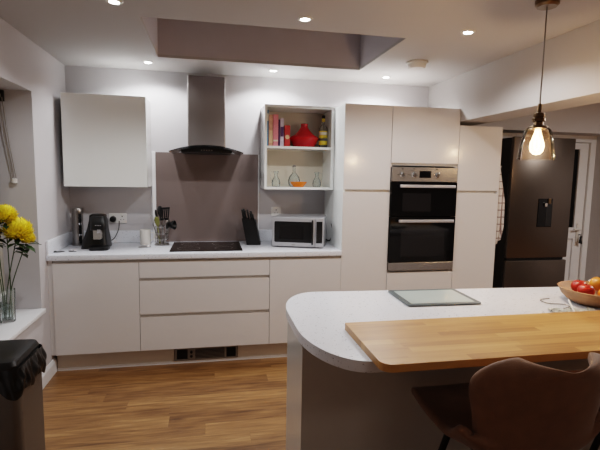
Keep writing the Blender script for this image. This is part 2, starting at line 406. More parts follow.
downlight(2.044, -.99, 'ceiling downlight between the smoke alarm and the hanging glass pendant', PW)
s = thing('smoke_alarm', 'white round smoke alarm on the ceiling above the tall cabinets', 'smoke alarm', (2.071, -.255, ZC))
b = bm_new(); lathe(b, [(.080, 0), (.082, -.014), (.075, -.018), (0, -.018)], n=36); obj('base', b, M['whitep'], s, True)
b = bm_new(); lathe(b, [(.070, -.0185), (.068, -.038), (.058, -.052), (0, -.055)], n=36); obj('cover', b, M['white'], s, True)

# ------------------------------------------------------------------ pendant
PX, PY = 2.145, -1.52
p = thing('pendant_lamp', 'clear glass bell pendant with glowing bulb hanging in front of the fridge', 'pendant lamp', (PX, PY, 1.62))
b = bm_new(); lathe(b, [(0, .767), (.055, .767), (.055, .745), (.045, .735), (0, .735)], n=32); obj('ceiling_rose', b, M['bronze'], p, True)
b = bm_new(); tube(b, [(0, 0, .74), (0, 0, .255)], .0035, 8); obj('cord', b, M['grey'], p, True)
b = bm_new(); lathe(b, [(0, .275), (.008, .275), (.010, .262), (.012, .235), (.026, .228), (.028, .215), (.024, .208), (.030, .204), (.032, .19), (.022, .186), (.024, .172), (.044, .165), (.046, .155), (.036, .153), (0, .153)], n=32); obj('lamp_holder', b, M['bronze'], p, True)
for a in (0.3, PI+.3):
    b = bm_new(); tube(b, [(.028*math.cos(a), .028*math.sin(a), .197), (.043*math.cos(a), .043*math.sin(a), .197)], .006, 8); obj('thumb_screw', b, M['bronze'], p, True)
b = bm_new()
pr = [(.038, .160), (.050, .157), (.060, .145), (.069, .118), (.077, .080), (.083, .040), (.087, .0)]
lathe(b, pr+[(r-.0022, z) for r, z in pr[::-1]], n=48); obj('glass_shade', b, M['glass'], p, True)
b = bm_new(); lathe(b, [(0, .152), (.012, .150), (.014, .138), (.020, .118), (.031, .085), (.034, .066), (.029, .042), (.016, .028), (0, .024)], n=28); obj('bulb', b, M['bulbglass'], p, True)
b = bm_new(); tube(b, smooth_pts([(0, 0, .140), (0, 0, .118), (.010, 0, .10), (.012, 0, .06), (.004, .006, .05), (-.006, .008, .06), (-.010, .004, .10), (0, 0, .118)], 5), .0028, 6); obj('filament', b, M['filament'], p, True)
l = bpy.data.lights.new('bulb_light', 'POINT'); l.energy = 9; l.color = (1, .74, .52); l.shadow_soft_size = .022
o = bpy.data.objects.new('bulb_light', l); COL.objects.link(o); o.parent = p; o.location = (0, 0, .078)
PEND = p

# ------------------------------------------------------------------ base units
X0, X1, X2, X3, X4, X5, X6 = -.606, 0, .999, 1.592, 1.996, 2.602, 3.006
ZB, ZD = .148, .862
def jdoor(name, parent, x0, x1, z0, z1, y=0, m=None, th=.02):
    """handleless slab front whose top edge is scooped to a finger grip"""
    b = bm_new()
    pr = [(y, z0), (y+th, z0), (y+th, z1-.004), (y+.012, z1-.004), (y+.006, z1-.012), (y+.002, z1), (y, z1)]
    prism_axis(b, pr, x0, x1, 'x')
    return obj(name, b, m or M['gloss'], parent)
def base_unit(name, label, x0, x1, fronts, cat='cabinet'):
    t = thing(name, label, cat, (0, 0, 0))
    box('carcass', M['carc'], t, x0+.001, x1-.001, .022, .585, ZB, .868)
    box('grip_rail', M['rail'], t, x0+.001, x1-.001, .012, .0215, ZB+.004, .868)
    for nm, z0, z1 in fronts: jdoor(nm, t, x0+.002, x1-.002, z0, z1, y=-.008)
    return t
t = base_unit('base_cabinet', 'single-door gloss base cabinet at the left end under the coffee machine', X0, X1, [('door', ZB, .848)])
box('filler_panel', M['gloss'], t, XW+.001, X0, .0, .02, ZB, .868)
base_unit('drawer_cabinet', 'wide cabinet of three gloss drawers under the hob', X1, X2, [('drawer', .716+.006, .848), ('drawer', .432+.006, .700), ('drawer', ZB, .414)])
base_unit('base_cabinet', 'single-door gloss base cabinet under the microwave, right of the drawers', X2, X3, [('door', ZB, .848)])
pl = thing('plinth', 'long low kick board running along the floor under the base cabinets', 'plinth', (0, 0, 0))
b = bm_new(); bx(b, XW+.02, .245, .06, .078, 0.02, ZB-.002); bx(b, .750, X3, .06, .078, 0.02, ZB-.002); bx(b, .245, .750, .06, .078, .132, ZB-.002)
obj('board', b, M['plinth'], pl)
b = bm_new(); bx(b, XW+.02, X3, .054, .06, 0, .022, bev=.001); obj('seal_strip', b, M['trim'], pl)
h = thing('plinth_heater', 'grey grilled heater set into the plinth below the drawers', 'heater', (.497, .052, .023))
box('housing', M['dark'], h, -.235, .235, .010, .07, 0, .10)
b = bm_new()
bx(b, -.248, .248, -.004, .006, -.0, .012, bev=.002); bx(b, -.248, .248, -.004, .006, .093, .105, bev=.002)
for a, c in ((-.248, -.232), (-.148, -.088), (.145, .160), (.235, .248)): bx(b, a, c, -.004, .006, .006, .10, bev=.002)
obj('frame', b, M['grey'], h)
b = bm_new()
for i in range(7): bx(b, -.09, .146, -.001, .006, .018+i*.011, .021+i*.011)
obj('grille', b, M['grey'], h)
b = bm_new()
for i in range(9): bx(b, -.230+i*.009, -.227+i*.009, -.001, .006, .014, .092)
obj('side_grille', b, M['dark'], h)
b = bm_new()
for i in range(8): bx(b, .163+i*.009, .166+i*.009, -.001, .006, .014, .092)
obj('side_grille', b, M['dark'], h)
for z in (.036, .07):
    b = bm_new(); lathe(b, [(0, 0), (.011, 0), (.010, .010), (0, .011)], n=16); obj('knob', b, M['black'], h, True, loc=(-.118, -.004, z), rot=(PI/2, 0, 0))

wt = thing('worktop', 'long white speckled worktop on the base cabinets along the back wall', 'worktop', (0, 0, 0))
b = bm_new(); bx(b, XW+.001, X3-.002, -.028, .598, .87, .91, bev=.004); obj('slab', b, M['worktop'], wt, True)
box('back_upstand', M['worktop'], wt, XW+.001, .034, .582, .598, .9105, 1.015, bev=.002)
box('back_upstand', M['worktop'], wt, .975, X3-.002, .582, .598, .9105, 1.015, bev=.002)
b = bm_new(); bx(b, XW+.001, XW+.017, -.02, .581, .9105, 1.015, bev=.002); obj('side_upstand', b, M['worktop'], wt, True)

# ------------------------------------------------------------------ tall units
def slab(name, t, x0, x1, z0, z1, groove=None, y=-.008):
    """groove: None / 'top' / 'bottom' finger scoop"""
    if groove == 'top': return jdoor(name, t, x0, x1, z0, z1, y)
    b = bm_new()
    if groove == 'bottom':
        pr = [(y, z0), (y+.002, z0), (y+.006, z0+.012), (y+.012, z0+.004), (y+.02, z0+.004), (y+.02, z1), (y, z1)]
        prism_axis(b, pr, x0, x1, 'x')
    else: bx(b, x0, x1, y, y+.02, z0, z1, bev=.0015)
    return obj(name, b, M['gloss'], t)
ZT, ZG, ZT2 = 2.097, 1.404, 1.962
t = thing('tall_cabinet', 'tall two-door larder cabinet left of the oven', 'cabinet')
box('carcass', M['carc'], t, X3+.02, X4-.001, .022, .585, ZB, ZT-.004)
box('side_panel', M['whitegloss'], t, X3, X3+.018, -.006, .597, 0, ZT)
box('grip_rail', M['rail'], t, X3+.02, X4-.001, .013, .0215, ZB, ZT-.004)
slab('door', t, X3+.001, X4-.002, ZG+.009, ZT)
slab('door', t, X3+.001, X4-.002, ZB, ZG-.014, 'top')
box('kick_board', M['plinth'], t, X3+.02, X4-.001, .06, .078, 0, ZB-.002)
t = thing('oven_housing', 'tall cabinet housing the double oven with a door above and below', 'cabinet')
b = bm_new(); bx(b, X4+.001, X4+.02, .0135, .585, ZB, ZT-.004); bx(b, X5-.02, X5-.001, .0135, .585, ZB, ZT-.004); bx(b, X4+.02, X5-.02, .0135, .585, 1.618, 1.636); bx(b, X4+.02, X5-.02, .022, .585, .70, .722); bx(b, X4+.02, X5-.02, .57, .585, .722, 1.618)
bx(b, X4+.02, X5-.02, .022, .585, ZT-.02, ZT-.004); bx(b, X4+.02, X5-.02, .022, .585, ZB, ZB+.02)
obj('carcass', b, M['rail'], t)
slab('door', t, X4+.002, X5-.002, 1.636, ZT)
slab('door', t, X4+.002, X5-.002, ZB, .712)
box('kick_board', M['plinth'], t, X4+.001, X5-.001, .06, .078, 0, ZB-.002)
t = thing('tall_cabinet', 'shorter tall cabinet right of the oven, under the ceiling beam', 'cabinet')
box('carcass', M['carc'], t, X5+.001, X6-.02, .022, .585, ZB, ZT2-.004)
box('side_panel', M['gloss'], t, X6-.018, X6, -.006, .597, 0, ZT2)
box('grip_rail', M['rail'], t, X5+.001, X6-.02, .013, .0215, ZB, ZT2-.004)
slab('door', t, X5+.002, X6-.001, ZG+.009, ZT2)
slab('door', t, X5+.002, X6-.001, ZB, ZG-.014, 'top')
box('kick_board', M['plinth'], t, X5+.001, X6-.02, .06, .078, 0, ZB-.002)

# oven
ov = thing('double_oven', 'built-in steel and black double oven in the tall housing', 'oven', (X4+.303, 0, .732))
HW = .297
box('body', M['dark'], ov, -.27, .27, .012, .56, .005, .872)
box('control_panel', M['steelh'], ov, -HW, HW, -.022, .010, .752, .872, bev=.003)
for i, xk in enumerate((-.205, -.10, .105)):
    b = bm_new(); lathe(b, [(.024, 0), (.024, .004), (.018, .006), (.016, .024), (.013, .027), (0, .027)], n=24); obj('knob', b, M['chrome'], ov, True, loc=(xk, -.022, .81), rot=(PI/2, 0, 0))
box('display', M['led'], ov, -.052, .052, -.0245, -.0215, .785, .842, bev=.001)
for i, (z, x_, w_) in enumerate([(.857, -.205, .01), (.857, -.1, .01), (.857, .105, .01), (.81, -.24, .006), (.81, -.15, .006)]): box('panel_mark', M['dark'], ov, x_-w_, x_+w_, -.0226, -.0219, z-.0025, z+.0025)
def oven_door(z0, z1, win):
    d = box('oven_door', M['blackg'], ov, -HW, HW, -.026, .008, z0, z1, bev=.003)
    b = bm_new(); zh = z1-.033
    bx(b, -.235, .262, -.066, -.050, zh-.012, zh+.012, bev=.004)
    for xx in (-.20, .23): bx(b, xx-.012, xx+.012, -.051, -.0262, zh-.008, zh+.008)
    obj('handle', b, M['silver'], d, True)
    box('window', M['ovenglass'], d, *win, bev=.0008)
oven_door(.462, .748, (-.195, .06, -.0268, -.0258, .505, .655))
oven_door(.072, .458, (-.195, .20, -.0268, -.0258, .12, .36))
box('base_trim', M['steelh'], ov, -HW, HW, -.024, .010, .0, .068, bev=.003)
b = bm_new()
for i in range(7): bx(b, -.022+i*.0065, -.018+i*.0065, -.0246, -.0239, .031, .037)
obj('badge', b, M['grey'], ov)

# ------------------------------------------------------------------ wall units
t = thing('wall_cabinet', 'white single-door wall cabinet at the left, above the coffee machine', 'cabinet')
box('carcass', M['whitegloss'], t, -.584, .034, .303, .597, 1.405, 2.117)
dd = slab('door', t, -.586, .036, 1.403, 2.119, y=.280); dd.data.materials[0] = M['whitegloss']
t = thing('open_shelf_unit', 'open-fronted white wall shelf unit of two bays holding books and glassware', 'shelf unit')
SX, SE, SZ0, SZ1, SY = .984, 1.589, 1.398, 2.106, .284
b = bm_new()
bx(b, SX, SX+.02, SY, .59, SZ0, SZ1); bx(b, SE-.028, SE, SY, .59, SZ0, SZ1); bx(b, SX+.02, SE-.028, SY, .59, SZ1-.022, SZ1); bx(b, SX+.02, SE-.028, SY, .59, SZ0, SZ0+.02)
obj('frame', b, M['whitegloss'], t)
box('back_panel', M['cream'], t, SX+.02, SE-.028, .572, .589, SZ0+.02, SZ1-.022)
box('shelf', M['whitegloss'], t, SX+.02, SE-.028, SY+.002, .572, 1.744, 1.764)
ZS1, ZS0 = 1.7645, SZ0+.0205

# books, tagine, bottle
def book(x0, w, h, m, label, y0=.33, tilt=0, extra=None):
    t = thing('book', label, 'book', (x0+w/2, y0+.09, ZS1), 0, 'books on the top shelf')
    b = bm_new(); hw = w/2
    bx(b, -hw, -hw+.002, -.09, .09, 0, h); bx(b, hw-.002, hw, -.09, .09, 0, h); bx(b, -hw, hw, -.09, -.087, 0, h, bev=.001)
    o = obj('cover', b, m, t)
    box('pages', M['page'], t, -hw+.002, hw-.002, -.086, .087, .004, h-.004)
    if extra: extra(t, hw, h)
    t.rotation_euler = (0, tilt, 0)
    return t
def band(mm, z0, z1):
    def f(t, hw, h): box('spine_print', M[mm], t, -hw+.002, hw-.002, -.0912, -.0898, z0*h, z1*h)
    return f
book(1.006, .016, .30, M['bookblue'], 'thin blue book at the left end of the top shelf', extra=band('page', .7, .9))
book(1.024, .034, .262, M['bookpeach'], 'peach-spined book second from the left on the top shelf', extra=band('emblem', .1, .5))
book(1.061, .044, .266, M['bookpink'], 'thick pink cookbook in the middle of the row of books', extra=band('page', .15, .2))
book(1.108, .013, .225, M['plum'], 'thin plum-coloured book beside the pink cookbook')
book(1.123, .030, .236, M['bookwhite'], 'lilac and white book left of the red book', extra=band('plum', .35, .7))
def emb(t, hw, h):
    b = bm_new(); lathe(b, [(0, 0), (.018, 0), (.018, .001), (0, .001)], n=20); obj('round_emblem', b, M['emblem'], t, loc=(0, -.090, h*.45), rot=(PI/2, 0, 0))
book(1.160, .048, .178, M['bookred'], 'short red book with a round cream emblem at the right end of the books', tilt=0, extra=emb)
t = thing('tagine', 'red glazed tagine with a conical lid on the top shelf', 'tagine', (1.352, .435, ZS1))
b = bm_new(); lathe(b, [(0, .002), (.085, .0), (.098, .012), (.122, .060), (.132, .082), (.126, .086), (0, .086)], n=40); obj('dish', b, M['red'], t, True)
b = bm_new(); lathe(b, [(.124, .087), (.122, .092), (.098, .106), (.072, .128), (.050, .152), (.034, .176), (.029, .186), (.032, .200), (.032, .206), (.026, .209), (0, .209)], n=40); obj('lid', b, M['red'], t, True)
for s in (-1, 1): box('handle', M['red'], t, s*.142-.018, s*.142+.018, -.02, .02, .068, .080, bev=.004, smooth=True)
t = thing('bottle', 'clear glass spirits bottle with yellow labels and dark cap beside the tagine', 'bottle', (1.517, .40, ZS1))
b = bm_new(); pr = [(0, .003), (.034, .0), (.037, .006), (.037, .165), (.032, .182), (.015, .205), (.012, .225), (.012, .252)]
lathe(b, pr+[(max(r-.003, .006), z) for r, z in pr[:0:-1]]+[(0, .008)], n=28); obj('glass_body', b, M['gglass'], t, True)
b = bm_new(); lathe(b, [(.0376, .025), (.0378, .027), (.0378, .058), (.0376, .06)], n=28); obj('lower_label', b, M['yellow'], t, True)
b = bm_new(); lathe(b, [(.0376, .085), (.0378, .087), (.0378, .145), (.0376, .147)], n=28); obj('main_label', b, M['yellow'], t, True)
b = bm_new(); lathe(b, [(.0382, .112), (.0383, .136)], n=28); obj('label_print', b, M['page'], t, True)
b = bm_new(); lathe(b, [(.0128, .228), (.0140, .229), (.0140, .255), (.0128, .256)], n=20); obj('neck_collar', b, M['yellow'], t, True)
b = bm_new(); lathe(b, [(0, .282), (.013, .282), (.014, .278), (.014, .257), (0, .257)], n=20); obj('cap', b, M['black'], t, True)

def glass_jug(x, y, label, s=1, handle=True, rz=PI):
    t = thing('glass_jug', label, 'jug', (x, y, ZS0), rz, 'small glass vessels on the lower shelf')
    b = bm_new(); pr = [(0, .002), (.028*s, 0), (.036*s, .012*s), (.038*s, .035*s), (.030*s, .062*s), (.017*s, .085*s), (.014*s, .100*s), (.018*s, .118*s), (.023*s, .130*s)]
    lathe(b, pr+[(max(r-.0025, .002), z+(.003 if i > 6 else 0)) for i, (r, z) in list(enumerate(pr))[::-1][:-1]]+[(0, .006)], n=28); obj('body', b, M['gglass'], t, True)
    if handle:
        b = bm_new(); tube(b, smooth_pts([(.020*s, 0, .125*s), (.045*s, 0, .120*s), (.050*s, 0, .09*s), (.036*s, 0, .05*s)], 6), .0032, 8); obj('handle', b, M['gglass'], t, True)
glass_jug(1.100, .40, 'small clear glass jug with handle at the left of the lower shelf', 1.02)
glass_jug(1.467, .40, 'small clear glass jug at the right of the lower shelf', 1.0, True, 0)
t = thing('glass_bottle', 'round clear glass bottle with a stopper behind the orange bowl', 'bottle', (1.275, .475, ZS0))
b = bm_new(); pr = [(0, .002), (.036, 0), (.050, .02), (.055, .05), (.046, .085), (.022, .115), (.013, .13), (.013, .165), (.017, .170)]
lathe(b, pr+[(max(r-.003, .002), z) for r, z in pr[:0:-1]]+[(0, .007)], n=32); obj('body', b, M['gglass'], t, True)
b = bm_new(); lathe(b, [(0, .172), (.015, .172), (.017, .182), (.010, .192), (0, .194)], n=20); obj('stopper', b, M['grey'], t, True)
t = thing('small_bowl', 'small orange bowl on the lower shelf in front of the glass bottle', 'bowl', (1.296, .372, ZS0))
b = bm_new(); lathe(b, [(0, .001), (.042, 0), (.046, .006), (.064, .026), (.073, .044), (.070, .045), (.060, .028), (.040, .010), (0, .008)], n=36); obj('bowl_shell', b, M['orange'], t, True)

# ------------------------------------------------------------------ splashback, hood, hob
t = thing('splashback', 'glossy taupe glass splashback on the wall behind the hob', 'splashback', (0, 0, 0))
box('glass_panel', M['splash'], t, .068, .962, .590, .598, .9105, 1.70)
box('edge_trim', M['trim'], t, .036, .066, .588, .599, .9105, 1.705, bev=.002)
box('edge_trim', M['trim'], t, .963, .974, .588, .599, .9105, 1.70, bev=.002)
t = thing('cooker_hood', 'stainless steel chimney cooker hood with a curved dark glass canopy', 'cooker hood', (.507, .36, 1.69))
b = bm_new(); prism(b, roundpoly(-.155, .155, 0, .236, (.012, .012, 0, 0)), .046, .628); obj('chimney', b, M['hoodsteel'], t, True)
b = bm_new(); n = 28   # canopy: glass arched across the width
rows = []
for i in range(n+1):
    u = -1+2*i/n; x = u*.292; z = .046-.05*u*u; yf = -.245+.06*abs(u)**2.5
    rows.append([b.verts.new((x, yy, zz)) for yy, zz in ((yf, z), (.236, z), (.236, z+.008), (yf, z+.008))])
for a, c in zip(rows, rows[1:]):
    for k in range(4): b.faces.new((a[k], a[(k+1) % 4], c[(k+1) % 4], c[k]))
b.faces.new(rows[0]); b.faces.new(rows[-1][::-1]); obj('glass_canopy', b, M['smoke'], t, True)
b = bm_new(); pr = []
for i in range(17):
    u = -1+2*i/16; pr.append((u*.20, .040-.05*(u*.685)**2))
pr = [(-.20, -.002)]+pr+[(.20, -.002)]
prism_axis(b, pr, -.17, .22, 'y'); obj('motor_housing', b, M['black'], t, True)
b = bm_new()
for i in range(5): bx(b, -.04+i*.02-.005, -.04+i*.02+.005, -.173, -.1702, .012, .020)
obj('button_row', b, M['chrome'], t)
b = bm_new(); prism(b, roundpoly(.219, .787, .05, .535, (.008,)*4), .9103, .9155); h = obj('hob', b, M['blackg'])
tag(h, 'flat black glass hob set on the worktop below the hood', 'hob')
for x_, y_, r_ in ((.36, .18, .085), (.36, .41, .07), (.64, .18, .07), (.64, .41, .09)):
    b = bm_new(); lathe(b, [(r_, .9157), (r_+.0015, .9157)], (x_, y_, 0), 40); obj('cooking_zone', b, M['grey'], h)

# ------------------------------------------------------------------ sockets
def socket(x, z, label, w=.146):
    t = thing('power_socket', label, 'power socket', (x, .5985, z))
    box('face_plate', M['steelh'] if False else M['whitep'], t, -w/2, w/2, -.008, 0, -.043, .043, bev=.002)
    for sx in ((-.036, .036) if w > .1 else (0,)):
        b = bm_new(); bx(b, sx-.004, sx+.004, -.0088, -.0078, .010, .020)
        for q in (-1, 1): bx(b, sx+q*.012-.004, sx+q*.012+.004, -.0088, -.0078, -.014, -.009)
        obj('pin_holes', b, M['dark'], t)
        box('switch', M['white'], t, sx-.006, sx+.006, -.011, -.0078, .024, .037, bev=.001)
    return t
socket(-.255, 1.123, 'double wall socket behind the black coffee machine')
socket(1.132, 1.182, 'wall socket above the left corner of the microwave', .090)

# ------------------------------------------------------------------ worktop items
ZW = .9105
t = thing('capsule_holder', 'tall steel cylinder capsule holder in the corner of the worktop', 'capsule holder', (-.545, .46, ZW))
b = bm_new(); lathe(b, [(0, 0), (.046, 0), (.046, .012), (.043, .014), (.043, .272), (0, .272)], n=36); obj('body', b, M['steel'], t, True)
b = bm_new(); lathe(b, [(0, .310), (.044, .310), (.047, .306), (.047, .275), (.044, .273), (0, .273)], n=36); obj('lid', b, M['steel'], t, True)
b = bm_new()
n_ = 6
a0, a1 = -1.15, -.62
vs = [[b.verts.new((.0445*math.cos(a0+(a1-a0)*k/n_), .0445*math.sin(a0+(a1-a0)*k/n_), z)) for k in range(n_+1)] for z in (.02, .265)]
for k in range(n_): b.faces.new((vs[0][k], vs[0][k+1], vs[1][k+1], vs[1][k]))
obj('slot', b, M['black'], t)
for i in range(5):
    b = bm_new(); c = -.9; lathe(b, [(0, -.012), (.012, -.010), (.015, .006), (0, .012)], (.036*math.cos(c), .036*math.sin(c), .045+i*.046), 14); obj('capsule', b, [M['dark'], M['chrome']][i % 2], t, True)

t = thing('coffee_machine', 'black capsule coffee machine on the worktop below the wall socket', 'coffee machine', (-.35, .30, ZW))
b = bm_new()   # tapered tower body
def loft(b, secs):
    rings = [[b.verts.new((x, y, z)) for x, y in roundpoly(x0, x1, y0, y1, (r,)*4, 5)] for (x0, x1, y0, y1, z, r) in secs]
    for a, c in zip(rings, rings[1:]):
        n = len(a)
        for k in range(n): b.faces.new((a[k], a[(k+1) % n], c[(k+1) % n], c[k]))
    b.faces.new(rings[0][::-1]); b.faces.new(rings[-1])
loft(b, [(-.125, .075, -.06, .16, 0, .03), (-.118, .070, -.055, .155, .05, .03), (-.085, .055, -.02, .14, .16, .03), (-.072, .045, -.01, .13, .225, .03), (-.070, .045, -.01, .13, .258, .03), (-.06, .035, .0, .12, .268, .025)])
obj('body', b, M['black'], t, True)
b = bm_new(); loft(b, [(-.038, .078, -.115, .02, .155, .02), (-.036, .080, -.12, .02, .17, .022), (-.040, .074, -.105, .02, .24, .025), (-.034, .064, -.085, .02, .262, .02)]); obj('brew_head', b, M['black'], t, True)
b = bm_new(); loft(b, [(-.045, .095, -.15, -.02, 0, .03), (-.045, .095, -.15, -.02, .022, .03), (-.038, .088, -.142, -.02, .028, .03)]); obj('drip_tray', b, M['black'], t, True)
box('silver_panel', M['grey'], t, -.012, .042, -.123, -.055, .085, .155, bev=.004)
box('spout', M['chrome'], t, .020, .046, -.126, -.118, .135, .165, bev=.003)
b = bm_new()
for i in range(4): bx(b, .004+i*.012, .012+i*.012, -.1195, -.114, .192, .197)
obj('badge', b, M['chrome'], t)
cd = bm_new(); tube(cd, smooth_pts([(.045, .16, .03), (.080, .20, .05), (.105, .255, .12), (.110, .270, .19)], 8), .004, 8)
c = obj('power_cord', cd, M['black'], t, True)
b = bm_new(); lathe(b, [(0, 0), (.026, .0), (.028, .01), (.024, .03), (.014, .034), (0, .034)], n=24)
obj('plug', b, M['black'], c, True, loc=(.058+.0, .288, .205), rot=(PI/2, 0, 0))

t = thing('mug', 'plain white cylindrical mug on the worktop left of the utensil holder', 'mug', (-.012, .46, ZW))
b = bm_new(); lathe(b, [(0, 0), (.042, 0), (.045, .004), (.045, .125), (.042, .127), (.041, .124), (.041, .008), (0, .008)], n=36); obj('body', b, M['white'], t, True)
b = bm_new(); tube(b, smooth_pts([(.043, 0, .10), (.072, .0, .095), (.076, 0, .06), (.043, 0, .03)], 6), .005, 8); obj('handle', b, M['white'], t, True)

t = thing('scissors', 'small pair of steel scissors lying open in front of the white mug', 'scissors', (.0, .30, ZW), .2)
b = bm_new(); bx(b, -.045, .015, -.004, .004, 0.001, .004, rot=(0, 0, .25)); bx(b, -.045, .015, -.004, .004, .0045, .0075, rot=(0, 0, -.25)); obj('blade', b, M['steel'], t)
b = bm_new()
for s in (-1, 1):
    pts = [(.032+.016*math.cos(a), s*.014+.009*math.sin(a), .006) for a in [k*2*PI/14 for k in range(15)]]; tube(b, pts, .003, 6, cap=False)
obj('finger_loop', b, M['steel'], t, True)

# utensil holder
t = thing('utensil_holder', 'chrome wire utensil holder standing left of the hob', 'utensil holder', (.128, .42, ZW))
b = bm_new()
for z in (.012, .05, .10, .158):
    tube(b, [(.054*math.cos(a), .054*math.sin(a), z) for a in [k*2*PI/28 for k in range(29)]], .0026, 6, cap=False)
for k in range(10):
    a = k*2*PI/10; tube(b, [(.054*math.cos(a), .054*math.sin(a), .010), (.054*math.cos(a), .054*math.sin(a), .158)], .0018, 6)
obj('wire_cage', b, M['chrome'], t, True)
b = bm_new(); lathe(b, [(0, 0), (.060, 0), (.062, .006), (.056, .010), (0, .010)], n=32); obj('base', b, M['steel'], t, True)
uz = ZW+.0115
def utensil(kind, lx, ly, tx, ty, h, label, m='black'):
    t = thing(kind, label, kind.replace('_', ' '), (.128+lx, .42+ly, uz), 0, 'cooking utensils in the wire holder')
    top = Vector((tx-lx, ty-ly, h)); d = top.normalized()
    b = bm_new(); tube(b, [(0, 0, 0.004), top*.80], [.005, .005], 8); obj('handle', b, M['steel'] if m == 'black' else M[m], t, True)
    q = d.to_track_quat('Z', 'Y').to_euler()
    b = bm_new()
    if kind == 'spatula':
        fw, z0, z1 = .034, -.01, .085
        for i in range(5): bx(b, -fw+i*.0155, -fw+i*.0155+.008, -.002, .002, z0+.012, z1-.008)
        bx(b, -fw, fw+.002, -.0021, .0021, z0, z0+.014); bx(b, -fw, fw+.002, -.0021, .0021, z1-.012, z1)
    elif kind == 'ladle':
        lathe(b, [(0, -.026), (.02, -.020), (.032, -.004), (.034, .010), (.031, .010), (.028, -.002), (.017, -.016), (0, -.021)], (0, 0, .02), 20)
        for v in b.verts: v.co = Matrix.Rotation(1.2, 3, 'X') @ v.co
    elif kind == 'whisk':
        for k in range(5):
            a = k*PI/5
            pts = [(.022*math.sin(s_)*math.cos(a), .022*math.sin(s_)*math.sin(a), .09*(s_/PI if s_ < PI/2*0 else (1-math.cos(s_))/2)) for s_ in [j*PI/10 for j in range(11)]]
            tube(b, pts, .0012, 5)
    else:
        lathe(b, [(0, -.01), (.010, .0), (.024, .03), (.026, .055), (.018, .078), (0, .085)], n=20, sy=.22)
    hd = obj('head', b, M['black'] if m == 'black' else M[m], t, True, loc=top*.80, rot=q)
    if m == 'black': hd.scale = (1.3, 1.3, 1.15)
utensil('spatula', .0, -.02, .030, -.05, .27, 'black slotted spatula standing highest at the right of the utensil holder')
utensil('serving_spoon', .012, .01, -.015, .03, .28, 'black serving spoon standing upright in the middle of the utensil holder')
utensil('ladle', .02, .0, .085, -.02, .20, 'black ladle leaning out to the right of the utensil holder')
utensil('whisk', -.02, .01, -.085, .0, .21, 'thin wire whisk leaning out to the left of the utensil holder', 'steel')
utensil('wooden_spoon', -.015, -.015, -.032, -.045, .19, 'wooden spoon low at the front of the utensil holder', 'green')
utensil('slotted_spoon', -.005, .025, -.045, .03, .24, 'black slotted spoon leaning left behind the wooden spoon')
utensil('tongs', .022, -.018, .050, -.045, .16, 'short steel tongs at the front right of the utensil holder', 'steel')

# knife block
t = thing('knife_block', 'black leaning knife block between the hob and the microwave', 'knife block', (.885, .40, ZW), -.15)
b = bm_new()
prof = [(-.035, 0), (.085, 0), (.040, .215), (-.080, .235)]
prism_axis(b, [(u, v) for u, v in prof], -.06, .06, 'y')
for v in b.verts: v.co = Vector((v.co.x, v.co.y, v.co.z))
bmesh.ops.bevel(b, geom=b.edges[:], offset=.004, segments=2, affect='EDGES'); obj('block', b, M['black'], t, True)
dv = Vector((-.20, 0, .98)).normalized()
for i, (u, y_, hh) in enumerate([(-.062, -.03, .085), (-.040, -.035, .080), (-.016, -.03, .078), (.006, -.032, .07), (.024, -.03, .06), (-.05, .02, .09), (-.02, .02, .085), (.01, .02, .08)]):
    k = thing('knife', 'black-handled kitchen knife standing in the knife block', 'knife', (0, 0, 0), 0, 'knives in the black block')
    k.location = Vector((.885, .40, ZW))+Matrix.Rotation(-.15, 3, 'Z') @ Vector((u, y_, .228-(u+.08)*.167))
    k.rotation_euler = (0, -.2, -.15)
    b = bm_new(); bx(b, -.008, .008, -.010, .010, .006, hh, bev=.004); obj('handle', b, M['black'], k, True)
    box('bolster', M['steel'], k, -.006, .006, -.009, .009, -.0, .006)

# microwave
t = thing('microwave', 'silver microwave with dark door on the right end of the worktop', 'microwave', (1.050, .235, ZW), -.33)
b = bm_new(); bx(b, 0, .435, .012, .31, .012, .255, bev=.004); obj('casing', b, M['silver'], t, True)
b = bm_new(); bx(b, 0, .365, -.012, .012, .010, .256, bev=.006); dr = obj('door', b, M['silver'], t, True)
b = bm_new(); prism_axis(b, [(x, z) for x, z in roundpoly(.020, .345, .045, .222, (.012,)*4)], -.0135, -.011, 'y'); obj('door_frame', b, M['black'], dr)
b = bm_new(); prism_axis(b, [(x, z) for x, z in roundpoly(.065, .270, .072, .185, (.006,)*4)], -.0142, -.0130, 'y'); obj('window', b, M['ovenglass'], dr)
b = bm_new(); bx(b, .338, .352, -.036, -.0125, .030, .240, bev=.005); obj('handle', b, M['black'], dr, True)
b = bm_new(); bx(b, .368, .435, -.012, .012, .010, .256, bev=.005); cp = obj('control_panel', b, M['silver'], t, True)
box('keypad', M['black'], cp, .376, .427, -.0135, -.0115, .045, .228, bev=.001)
b = bm_new()
for r_ in range(4):
    for c_ in range(3): bx(b, .381+c_*.0145, .391+c_*.0145, -.0142, -.0132, .075+r_*.022, .087+r_*.022)
obj('keys', b, M['dark'], cp)
b = bm_new(); bx(b, .17, .20, -.0135, -.0115, .022, .028); obj('badge', b, M['grey'], dr)
b = bm_new()
for x_ in (.04, .39):
    for y_ in (.05, .27): lathe(b, [(0, 0), (.012, 0), (.012, .0125), (0, .0125)], (x_, y_, 0), 12)
obj('foot', b, M['black'], t)
b = bm_new(); tube(b, smooth_pts([(.41, .31, .05), (.47, .29, .03), (.50, .24, .12), (.485, .26, .18), (.49, .31, .19)], 8), .006, 8); obj('power_cord', b, M['black'], t, True)

